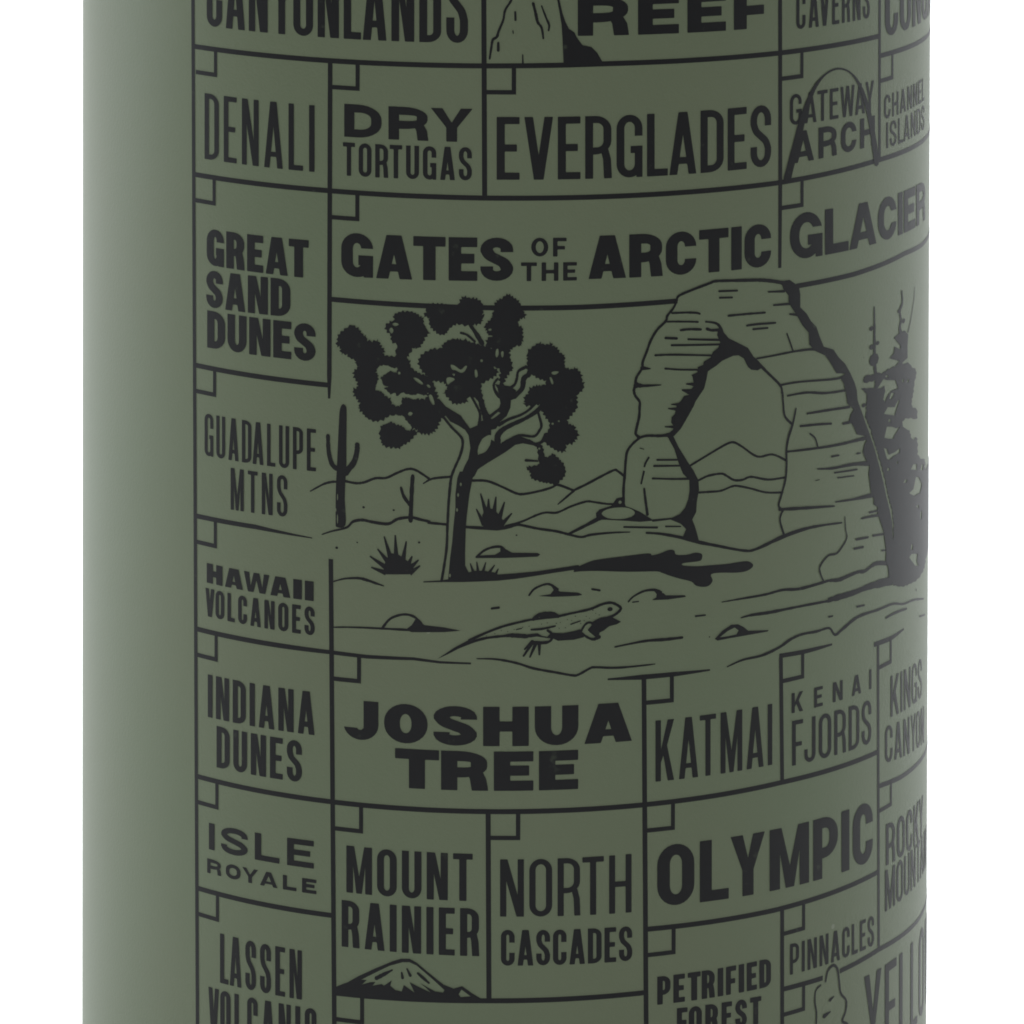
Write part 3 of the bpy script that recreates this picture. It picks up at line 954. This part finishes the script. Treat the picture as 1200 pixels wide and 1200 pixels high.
# ---- ground lines, stones
ground += pen(X_((140, 530), (230, 500), (370, 465), (430, 410), (520, 395), (620, 415), (760, 430), (850, 385), (970, 370), (1060, 390), (1150, 412)) +
              E_((180, 420), (355, 437)), [1.2, 3.5, 3.5, 3.5, 3.0])
ground += pen(E_((530, 460), (680, 470), (850, 475), (1000, 440), (1060, 445), (1200, 475)) + N_((100, 1050), (220, 1080), (350, 1108), (450, 1085), (650, 1065), (840, 1058)),
              [3.5, 4, 3, 3, 3, 1.5])
ground += pen(N_((220, 1080), (400, 990), (540, 915)), [3, 4, 6])
ground += [fill(W_((145, 250), (180, 215), (290, 180), (340, 110), (400, 98), (425, 185), (480, 203), (560, 238), (640, 288), (690, 320), (560, 332), (430, 322),
                   (230, 312), (180, 312), (150, 290))),
           fill(W_((200, 255), (250, 215), (350, 197), (450, 202), (510, 240), (480, 283), (380, 306), (260, 298)), -1, 3), spot(W_((372, 148))[0], 2, -1)]
ground += pen(W_((680, 320), (850, 302)), [3, 2])
ground += pen(W_((410, 380), (720, 385)), 2.3) + pen(W_((800, 375), (940, 375)), 1.8)
ground += pen(W_((620, 435), (760, 445), (950, 480), (1100, 520)) + J_((650, 160), (760, 180), (820, 175), (950, 115), (1050, 80), (1130, 63), (1225, 50)),
              [2.5, 3.5, 4.5, 3.5, 3, 5.5, 3.5, 2])
# dome stones and their shadows
ground += pen(E_((625, 742), (700, 680), (780, 650), (850, 645), (885, 668)), [2.5, 3, 3])
ground.append(fill(E_((850, 660), (880, 655), (960, 700), (1200, 703), (1225, 718), (1200, 738), (900, 750), (620, 752), (660, 726), (800, 720), (850, 690))))
ground += pen(H_((272, 545), (310, 500), (370, 480), (420, 490), (455, 522)), 3)
ground.append(fill(H_((430, 498), (470, 530), (560, 540), (640, 556), (560, 563), (410, 563), (380, 552), (410, 530))))
ground += pen(H_((40, 540), (130, 540), (270, 546), (400, 553)), [1.5, 2.2, 2.5, 3])
ground += pen(G_((80, 300), (130, 240), (220, 200), (280, 200), (345, 245)), [2.5, 2.5, 3.5])
ground.append(fill(G_((285, 210), (370, 265), (540, 275), (580, 295), (540, 305), (300, 315), (170, 307), (280, 290), (310, 250))))
ground += pen(W_((450, 1080), (500, 1030), (600, 980), (700, 970), (755, 992)), [2.2, 2.6, 3.5])
ground.append(fill(W_((690, 980), (780, 1000), (800, 1020), (980, 1020), (990, 1035), (820, 1060), (670, 1066), (710, 1040), (715, 1010))))
ground += pen(W_((490, 1085), (545, 1078)), 1.5)
ground += [fill(K_((55, 815), (120, 745), (200, 690), (260, 686), (310, 710), (350, 743), (530, 737), (520, 750), (340, 782), (180, 810), (80, 830))),
           fill(K_((100, 800), (170, 745), (230, 715), (265, 740), (245, 775), (180, 790)), -1)]
for z, p_, r_ in ((X_, (530, 275), 1.7), (X_, (812, 302), 1.5), (X_, (278, 655), 1.9), (X_, (470, 605), 1.1), (X_, (1050, 605), 1.6), (E_, (1002, 537), 1.2),
                  (J_, (605, 585), 1.0), (L_, (885, 440), 2.0)):
    ground.append(spot(z(p_)[0], r_, 1, r_ * .8))
for z, a, b, w_ in ((F_, (610, 264), (675, 256), 2.8), (G_, (670, 243), (742, 254), 2.6), (J_, (540, 488), (585, 483), 2.2), (K_, (1058, 622), (1090, 614), 2.2),
                    (L_, (290, 608), (365, 593), 2.6), (L_, (8, 708), (48, 702), 2.2), (L_, (920, 705), (972, 688), 2.6)):
    ground += pen(z(a, b), w_)
ground += pen(X_((245, 972), (350, 945), (480, 940), (560, 958), (650, 990), (718, 1012)), [1.5, 2.2, 3.6, 3.2, 1.2])
ground += pen(F_((470, 735), (650, 740), (840, 775), (1000, 825), (1200, 862)) + G_((480, 1050), (540, 1045), (650, 985), (700, 975), (900, 980), (1150, 958)) + J_((350, 712)),
              [1.2, 3, 3, 3, 3, 3, 2.6, 1])
ground += pen(J_((163, 632), (300, 605), (400, 597), (477, 588)), [2, 3, 4, 3])
ground += pen(K_((165, 1060), (300, 1000), (470, 960), (620, 890), (720, 820), (820, 775), (950, 750), (1060, 720)) + L_((70, 890), (150, 830), (300, 710), (500, 640), (650, 580), (760, 580), (860, 540), (960, 528)),
              [1.5, 3.5, 3.8, 3.2, 3.0, 4.5, 3, 2.6, 2.6])
ground += pen(K_((115, 492), (300, 460), (500, 425), (650, 385), (800, 375), (1000, 320), (1060, 303)) + L_((110, 338), (200, 300), (300, 260), (370, 250), (450, 190), (510, 170), (600, 172)),
              [1, 3, 3, 4, 3, 5, 4, 4.5, 5, 6])
ground += pen(K_((285, 630), (380, 605), (520, 585), (650, 560), (850, 520), (1050, 482)) + L_((0, 545), (100, 515), (250, 470), (400, 410), (520, 375), (640, 345)),
              [1.2, 3.6, 4.2, 3, 3.2, 5.5, 8, 7, 9, 12])
ground += pen(L_((580, 722), (680, 667), (790, 628)), [2.6, 3.2, 2.6])
ink_part('ground_drawing', ground, 32e-6, label='printed desert floor lines, stones and shadows')

# ---- lizard
liz = [fill(F_((100, 737), (260, 630), (400, 555), (440, 555), (420, 592), (300, 640), (200, 692)))]
liz += pen(F_((400, 562), (560, 490), (720, 430), (900, 385), (1000, 365)) + G_((330, 500), (470, 470), (650, 430), (760, 385), (850, 370), (920, 400), (938, 428), (900, 470), (840, 503), (740, 525), (670, 565)),
           [3.2, 2.8, 3, 3, 3.4, 3.2, 3.0])
liz += pen(F_((415, 578), (560, 540), (720, 522), (800, 516), (940, 525)), [4, 3, 3, 5, 5])
liz.append(fill(G_((0, 675), (110, 660), (160, 655), (200, 680), (250, 690), (285, 650), (400, 655), (500, 635), (560, 618), (580, 650), (595, 692), (500, 716), (350, 726), (305, 706),
                   (240, 700), (150, 686), (100, 694), (0, 700))))
liz.append(fill(G_((640, 640), (690, 560), (740, 530), (860, 505), (942, 548), (900, 572), (830, 590), (780, 630), (740, 650), (730, 690), (700, 690))))
liz += pen(G_((565, 640), (600, 580), (640, 555), (680, 570), (640, 625)), 2.6)
liz += pen(G_((570, 650), (620, 690), (680, 712), (735, 690)), [2.6, 3, 5])
liz += pen(G_((100, 622), (200, 615), (325, 588)), [2, 2.8, 2]) + pen(G_((255, 630), (290, 660), (290, 712), (240, 742), (110, 745)), [3, 3, 3.2, 5])
for a, b in (((110, 735), (38, 805)), ((115, 740), (28, 868)), ((145, 745), (88, 878)), ((175, 745), (176, 855))):
    liz += pen(G_(a, b), [4.5, 2.2])
liz += pen(G_((120, 525), (180, 482), (300, 472), (350, 497)), [4, 5, 4])
liz += pen(G_((190, 500), (300, 500)), 3)
liz.append(spot(G_((838, 430))[0], 3.4, 1, 2.6))
for p_ in ((380, 560), (430, 530), (520, 500), (560, 560), (610, 500), (650, 520), (700, 470), (740, 480), (330, 560), (250, 560), (200, 575), (480, 540), (600, 540), (420, 600), (360, 610), (680, 440)):
    liz.append(spot(G_((p_[0] + WOB.uniform(-8, 8), p_[1] + WOB.uniform(-6, 6)))[0], WOB.uniform(0.5, 0.9), 1, 0.5))
for p_ in ((560, 520), (640, 500), (700, 470), (760, 480), (820, 460), (900, 440), (960, 430)):
    liz.append(spot(F_(p_)[0], 0.6, 1, 0.5))
liz += pen(G_((470, 572), (560, 540)), 1.4) + pen(F_((840, 462), (890, 450)), 1.4)
ink_part('lizard_drawing', liz, 48e-6, label='printed outline lizard walking to the right')

# ---- rock arch
arch = []
arch += pen(Q_((300, 92), (200, 75), (100, 66), (0, 66)) + P_((1000, 70), (830, 75), (770, 95), (600, 160), (480, 215), (460, 265), (430, 330), (375, 400), (360, 450), (280, 530),
                                                         (220, 630), (180, 740), (145, 830), (138, 890), (85, 980), (75, 1050), (62, 1100), (75, 1150), (115, 1205)) +
            R_((235, 60), (230, 150), (207, 250), (200, 310), (240, 340)), [5, 4, 3.4, 3.2, 3, 3.4, 3.2, 3.2, 3.4, 3, 3.4, 3.2])
arch += pen(R_((240, 340), (170, 400), (120, 470), (105, 560), (95, 700), (85, 820), (85, 965)), [3.2, 3.2, 3.4, 3.4, 3.6])
arch += pen(R_((220, 348), (300, 325), (430, 325), (530, 312)), [3.2, 3, 3.5, 5])
arch.append(fill(P_((850, 530), (890, 540), (950, 610), (1040, 655), (1130, 700), (1180, 780), (1225, 820), (1268, 882), (1220, 912), (1160, 905), (1130, 880), (1090, 800), (1040, 770),
                    (990, 775), (890, 820), (830, 870), (755, 920), (740, 1000), (720, 1080), (640, 1200)) +
                 R_((740, 50), (690, 140), (620, 260), (560, 325), (500, 345), (490, 312), (545, 270), (550, 255), (470, 245), (470, 236), (550, 228), (530, 200), (535, 150), (565, 120), (570, 90),
                    (500, 74), (500, 66), (580, 58), (580, 42), (530, 36), (530, 28), (600, 15), (620, 0)) +
                 P_((530, 1152), (578, 1140), (510, 1102), (510, 1090), (600, 1085), (620, 1060), (550, 1044), (550, 1034), (620, 1025), (610, 970), (600, 955), (655, 930), (660, 880), (710, 860),
                    (715, 830), (780, 790), (800, 740), (850, 700), (870, 650), (840, 580))))
arch += pen(P_((735, 455), (830, 470), (870, 510), (890, 570)), [2.2, 2.8, 4, 5])
for pts, w_ in ((P_((420, 375), (540, 370), (640, 372), (680, 381)), 2.6), (P_((370, 455), (560, 455), (662, 458)), 2.3), (P_((500, 535), (580, 526), (690, 528)), 3.0),
                (P_((745, 522), (790, 535), (860, 532)), 3.6), (P_((358, 608), (462, 612)), 3.0), (P_((570, 620), (870, 626)), 2.6), (P_((415, 676), (870, 668)), 2.4),
                (P_((262, 770), (450, 765), (790, 772)), 2.4), (P_((355, 895), (500, 905), (655, 906)), 2.4), (P_((140, 890), (215, 896)), [5, 1.2]),
                (P_((85, 1050), (160, 1056), (315, 1048)), [7, 3.5, 1.2]), (P_((860, 170), (1030, 164)), 2.6), (P_((865, 231), (982, 228)), 2.6),
                (P_((945, 400), (1070, 388)) + Q_((0, 380), (130, 370)), 2.6), (P_((1120, 492), (1160, 486)) + Q_((80, 477), (228, 466)), 2.6), (Q_((18, 526), (155, 514)), 2.6),
                (Q_((160, 176), (310, 170)), [2, 3]), (Q_((210, 300), (360, 288)), [2.2, 3.4]), (Q_((362, 384), (440, 392)), [2.5, 4]), (Q_((335, 568), (365, 650), (392, 730)), 2.2),
                (Q_((50, 802), (200, 775), (400, 735), (560, 714), (650, 720)), [2, 2.4, 2.8, 4]), (Q_((265, 1052), (450, 1020), (800, 990), (890, 950)), [2.2, 2.4, 2.8, 4]),
                (Q_((340, 1150), (520, 1120), (700, 1125), (890, 1098)), [2.2, 3, 3, 2.8]), (S_((365, 277), (560, 245), (760, 215)), [2.6, 3, 3.4]), (S_((300, 395), (450, 380), (590, 371)), 2.8),
                (S_((700, 372), (800, 348)), [3, 5]), (S_((390, 465), (440, 510), (465, 595)), 2.3), (S_((170, 635), (450, 602), (650, 570), (800, 535), (920, 505)), [2.6, 3, 3.4, 5]),
                (S_((595, 680), (662, 668)), 2.2), (S_((830, 652), (862, 648)), 2.2), (S_((460, 796), (600, 790), (800, 752), (960, 745)), [1.5, 3, 4, 6]),
                (S_((620, 832), (832, 800)), 2.2), (S_((650, 879), (802, 860)), 1.9), (S_((440, 906), (482, 896)), 1.0), (S_((630, 1106), (800, 1080), (990, 1038)), [1.8, 3, 6]),
                (S_((105, 1175), (300, 1165), (620, 1144)), [3.6, 4, 2.0]), (V_((290, 577), (400, 552), (490, 538)), [2, 3.2, 3.4]), (V_((385, 506), (480, 484)), 2.6), (V_((230, 822), (370, 795)), 2.8),
                (V_((425, 777), (550, 758)), 2.8), (V_((205, 931), (312, 910)), 2.8), (V_((530, 952), (580, 945)), 2.2),
                (R_((400, 551), (585, 550)), 2.3), (R_((370, 608), (615, 605)), 2.3), (R_((358, 725), (540, 730), (715, 728)), 2.4), (R_((320, 530), (293, 575), (280, 612)), 2.6),
                (R_((275, 660), (250, 772)), 2.5), (R_((278, 822), (290, 930), (308, 1062)), [2.6, 3, 3.4]), (R_((235, 440), (275, 450)), 1.0),
                (V_((98, 555), (106, 700), (120, 800), (70, 900), (0, 985)) + R4((440, 205), (405, 250), (402, 280), (418, 322)), [1.5, 2.6, 2.6, 2.6])):
    arch += pen(pts, w_)
# right flank in shade, then the pillar foot
arch.append(fill(Q_((280, 78), (360, 63), (420, 105), (450, 140), (460, 200), (460, 320), (520, 380), (560, 450), (610, 500), (640, 590), (680, 690), (770, 715), (820, 790), (880, 850), (930, 940),
                    (970, 1030), (990, 1100), (995, 1180)) + U_((248, 300), (300, 440), (340, 560), (385, 680), (425, 800), (470, 950), (510, 1100)) +
                 V_((548, 150), (578, 300), (628, 500), (650, 620), (660, 900), (655, 1280), (610, 1270), (605, 1150), (575, 1080), (580, 950), (560, 800), (550, 720), (510, 600), (480, 520), (480, 440), (430, 410),
                    (440, 360), (410, 290), (400, 250), (380, 100)) +
                 S_((960, 950), (940, 850), (950, 770), (910, 700), (885, 640), (900, 570), (920, 530), (920, 490), (840, 475), (830, 470), (800, 400), (760, 340), (770, 290), (800, 240), (740, 180), (725, 60)) +
                 Q_((880, 1100), (870, 1040), (840, 990), (880, 940), (800, 940), (730, 820), (690, 770), (600, 730), (545, 670), (540, 560), (480, 490), (430, 400), (370, 310), (350, 270), (350, 210), (300, 150))))
arch += pen(Q_((50, 830), (140, 920), (270, 1050), (290, 1120)) + S_((133, 80), (140, 180), (155, 300), (215, 370)), [5, 3, 3.4, 3.0, 3.0, 3.6])
arch += pen(S_((260, 230), (230, 370), (190, 500), (170, 620), (172, 750), (160, 900), (120, 1050), (98, 1140), (135, 1190)) , [2, 4, 3.4, 3.2, 3.2, 3.2, 3.4])
arch += pen(J_((944, 0), (935, 40), (955, 112)), [3, 2.6, 3.2])
arch.append(fill(R_((500, 335), (520, 300), (550, 325), (600, 430), (680, 560), (740, 650), (785, 740), (792, 830), (770, 950), (765, 1040), (728, 1110), (755, 1180)) +
                 W_((1090, 430), (1112, 515), (1060, 522), (960, 470), (990, 400), (940, 350), (830, 305), (930, 260), (980, 200), (1010, 120), (1022, 40)) +
                 R_((700, 740), (640, 680), (600, 580), (560, 450), (510, 360))))
ink_part('arch_drawing', arch, 44e-6, label='printed natural rock arch with a black shaded flank')

# ---- conifers at the right edge
con = pen(T_((442, 200), (445, 420), (445, 600), (450, 900), (470, 1020)), [2.6, 4.5, 5, 6, 9])
con += pen(T_((765, 20), (772, 150), (742, 240), (755, 350), (742, 450), (770, 560)), [4, 5, 5, 5, 7, 9])
for p_, r_, y_ in (((410, 450), 5, 3), ((480, 620), 5, 2.6), ((412, 668), 6, 3.2), ((440, 815), 12, 8), ((360, 1040), 10, 5), ((420, 1030), 10, 4.5), ((735, 245), 6, 2.6), ((785, 360), 6, 3), ((320, 790), 0.5, .5)):
    con.append(spot(T_(p_)[0], r_, 1, y_))
con.append(fill(T_((670, 560), (740, 500), (800, 475), (838, 520), (830, 650), (832, 790), (770, 850), (780, 900), (720, 900), (735, 830), (620, 800), (670, 740), (680, 660), (745, 695), (750, 650))))
con.append(jag(U_((290, 150), (440, 145), (450, 60), (470, 0), (490, -40), (520, -20), (600, -70), (700, -120), (740, -170), (780, -130), (840, -150), (880, -100), (930, -70), (930, 0), (910, 100),
                  (900, 200), (880, 280), (880, 350), (900, 380), (940, 390), (940, 510), (880, 500), (800, 510), (770, 560), (800, 620), (850, 640), (870, 700), (890, 760), (940, 720), (950, 850),
                  (950, 930), (1000, 980), (1035, 1000), (1035, 1300), (1045, 1500), (1045, 2100), (1020, 2270), (950, 2390), (860, 2440), (787, 2470), (717, 2467), (647, 2385), (668, 1800), (662, 1700), (652, 1600), (604, 1400),
                  (574, 1250), (536, 1100), (494, 950), (444, 800), (386, 600), (334, 480), (345, 440), (350, 330), (350, 220)), 0.28, 2.4, seed=12))
top_r, low_r = uv((1072, 574)), uv((1072, 671))              # the grove runs on round the side of the bottle
far = math.radians(99) * K
con.append((1, [top_r, (top_r[0] + 14, top_r[1] + 12), (far - 12, top_r[1] + 4), (far, top_r[1] - 30), (far, low_r[1]), low_r]))
con.append(spot(U_((320, 350))[0], 5, 1, 2.4))
for g in (U_((480, 150), (550, 40), (590, 55), (690, 55), (720, 150), (640, 180), (590, 250), (570, 310), (545, 280), (570, 180), (560, 120), (520, 150)),
          U_((620, 270), (640, 200), (680, 210), (640, 280)), U_((555, 450), (600, 370), (680, 370), (720, 290), (740, 290), (700, 400), (680, 470)),
          U_((560, 730), (590, 600), (650, 600), (700, 620), (740, 600), (680, 700), (660, 745), (600, 740)),
          U_((555, 850), (590, 860), (610, 930), (680, 900), (740, 850), (740, 900), (660, 950), (620, 990), (590, 980)),
          U_((870, 1100), (900, 1040), (940, 1040), (940, 1110)), V_((850, 280), (900, 230), (930, 90), (960, 90), (1000, 170), (980, 270), (910, 310)),
          V_((780, 160), (800, 120), (830, 120), (810, 160)), V_((930, 430), (960, 410), (960, 460)), V_((980, 580), (980, 500), (1000, 490), (995, 580)),
          V_((850, 1030), (880, 990), (950, 990), (940, 1080), (960, 1130), (920, 1130)), V_((870, 940), (875, 870), (895, 890), (890, 940)),
          U_((765, 80), (775, 40), (785, 40), (790, 80)), U_((820, 80), (835, 40), (850, 40), (840, 80)), U_((605, 540), (610, 510), (635, 515), (630, 550)),
          U_((590, 1110), (600, 1080), (625, 1090), (610, 1125)), U_((570, 15), (590, -10), (610, 10), (590, 25)), U_((700, 1030), (710, 1000), (722, 1005), (715, 1035)),
          U_((980, 1110), (1000, 1040), (1015, 1045), (1010, 1110))):
    con.append(fill(g, -1))
con += pen(T_((918, -40), (905, 120), (870, 350), (838, 490)), [1.4, 1.6, 2, 2.4])
ink_part('conifer_drawing', con, 36e-6, label='printed black conifers behind the rock arch at the right edge')

# ---- small emblems inside the cells
ga = pen(Z4((250, 835), (300, 640), (330, 530), (375, 415), (430, 347), (490, 322), (550, 345), (600, 425), (640, 570), (668, 755)), [12, 11, 10, 6, 2.4, 2.2, 2.4, 6, 10, 13], wob=.05)
ink_part('monument_drawing', ga, 40e-6, label='printed slender arch monument over the words GATEWAY ARCH')

ho = pen(Y_((350, -120), (335, 0), (275, 100), (255, 200), (210, 310), (190, 370), (150, 400), (135, 480), (118, 590)), [2.8, 2.8, 2.6, 3.4, 3.0, 2.4])
for pts, w_ in ((Y_((375, 120), (378, 200)), 2.4), (Y_((205, 430), (205, 505)), 3.2), (Y_((555, 35), (580, 130), (600, 220), (640, 280), (657, 385)), [3.2, 3.6, 3, 2.2]),
                (Y_((640, 60), (690, 190), (715, 250), (710, 305)), [1.8, 2.8, 2.0]), (Y_((450, 550), (452, 645)), [1.2, 2.2]), (Y_((352, 310), (355, 335)), 1.4)):
    ho += pen(pts, w_)
ho.append(fill(Y_((780, -90), (800, -90), (820, 0), (850, 130), (880, 220), (915, 290), (970, 325), (990, 370), (1040, 440)) + [(683, 53), (693, 55), (700, 62), (706, 72.5), (711, 76.5), (690, 78), (660, 78)] +
               Y_((860, 640), (850, 400), (840, 250), (815, 100))))
ink_part('rock_drawing', ho, 40e-6, label='printed tall rock spire beside the word REEF')

pk = [fill(I_((0, 288), (40, 270), (110, 243), (180, 203), (300, 148), (420, 98), (480, 80), (540, 80), (590, 108), (680, 183), (780, 263), (850, 290), (910, 273), (980, 323), (1045, 362),
              (1045, 378), (700, 372), (400, 360), (200, 338), (0, 318))),
      fill(I_((200, 228), (240, 230), (205, 262), (265, 245), (300, 245), (280, 270), (345, 258), (360, 270), (415, 232), (405, 270), (440, 300), (485, 310), (500, 265), (575, 318), (540, 245), (610, 280),
              (690, 318), (650, 280), (610, 250), (720, 310), (775, 318), (785, 300), (700, 222), (590, 128), (540, 105), (490, 105), (400, 130), (300, 178)), -1)]
for pts, w_ in ((I_((308, 217), (360, 190), (418, 160)), [5, 4.5, 2]), (I_((485, 178), (491, 214)), [2, 4]), (I_((523, 152), (545, 198)), [2, 4]), (I_((598, 182), (635, 215), (675, 250)), [2.5, 4, 2.5])):
    pk += pen(pts, w_)
pk.append(fill(I_((885, 330), (905, 297), (970, 345), (900, 350)), -1))
ink_part('peak_drawing', pk, 40e-6, label='printed snow capped peak below the words MOUNT RAINIER')

pr = pen(O_((218, 480), (235, 390), (270, 342), (300, 330), (330, 370), (345, 480), (360, 590), (410, 660), (405, 760), (375, 852), (425, 890), (400, 990)), [2.6, 3.6, 3.6, 3.2, 3.2, 3.4, 3.8, 3.4])
pr += pen(O_((172, 515), (125, 570), (118, 680), (132, 770), (130, 880), (140, 990)), [2.2, 2.6, 2.6])
pr += pen(O_((258, 657), (295, 622)), [4, 1.6]) + pen(O_((205, 806), (262, 764)), [6, 1.8])
ink_part('rock_drawing', pr, 40e-6, label='printed outline of a knobbly rock pillar below PINNACLES')
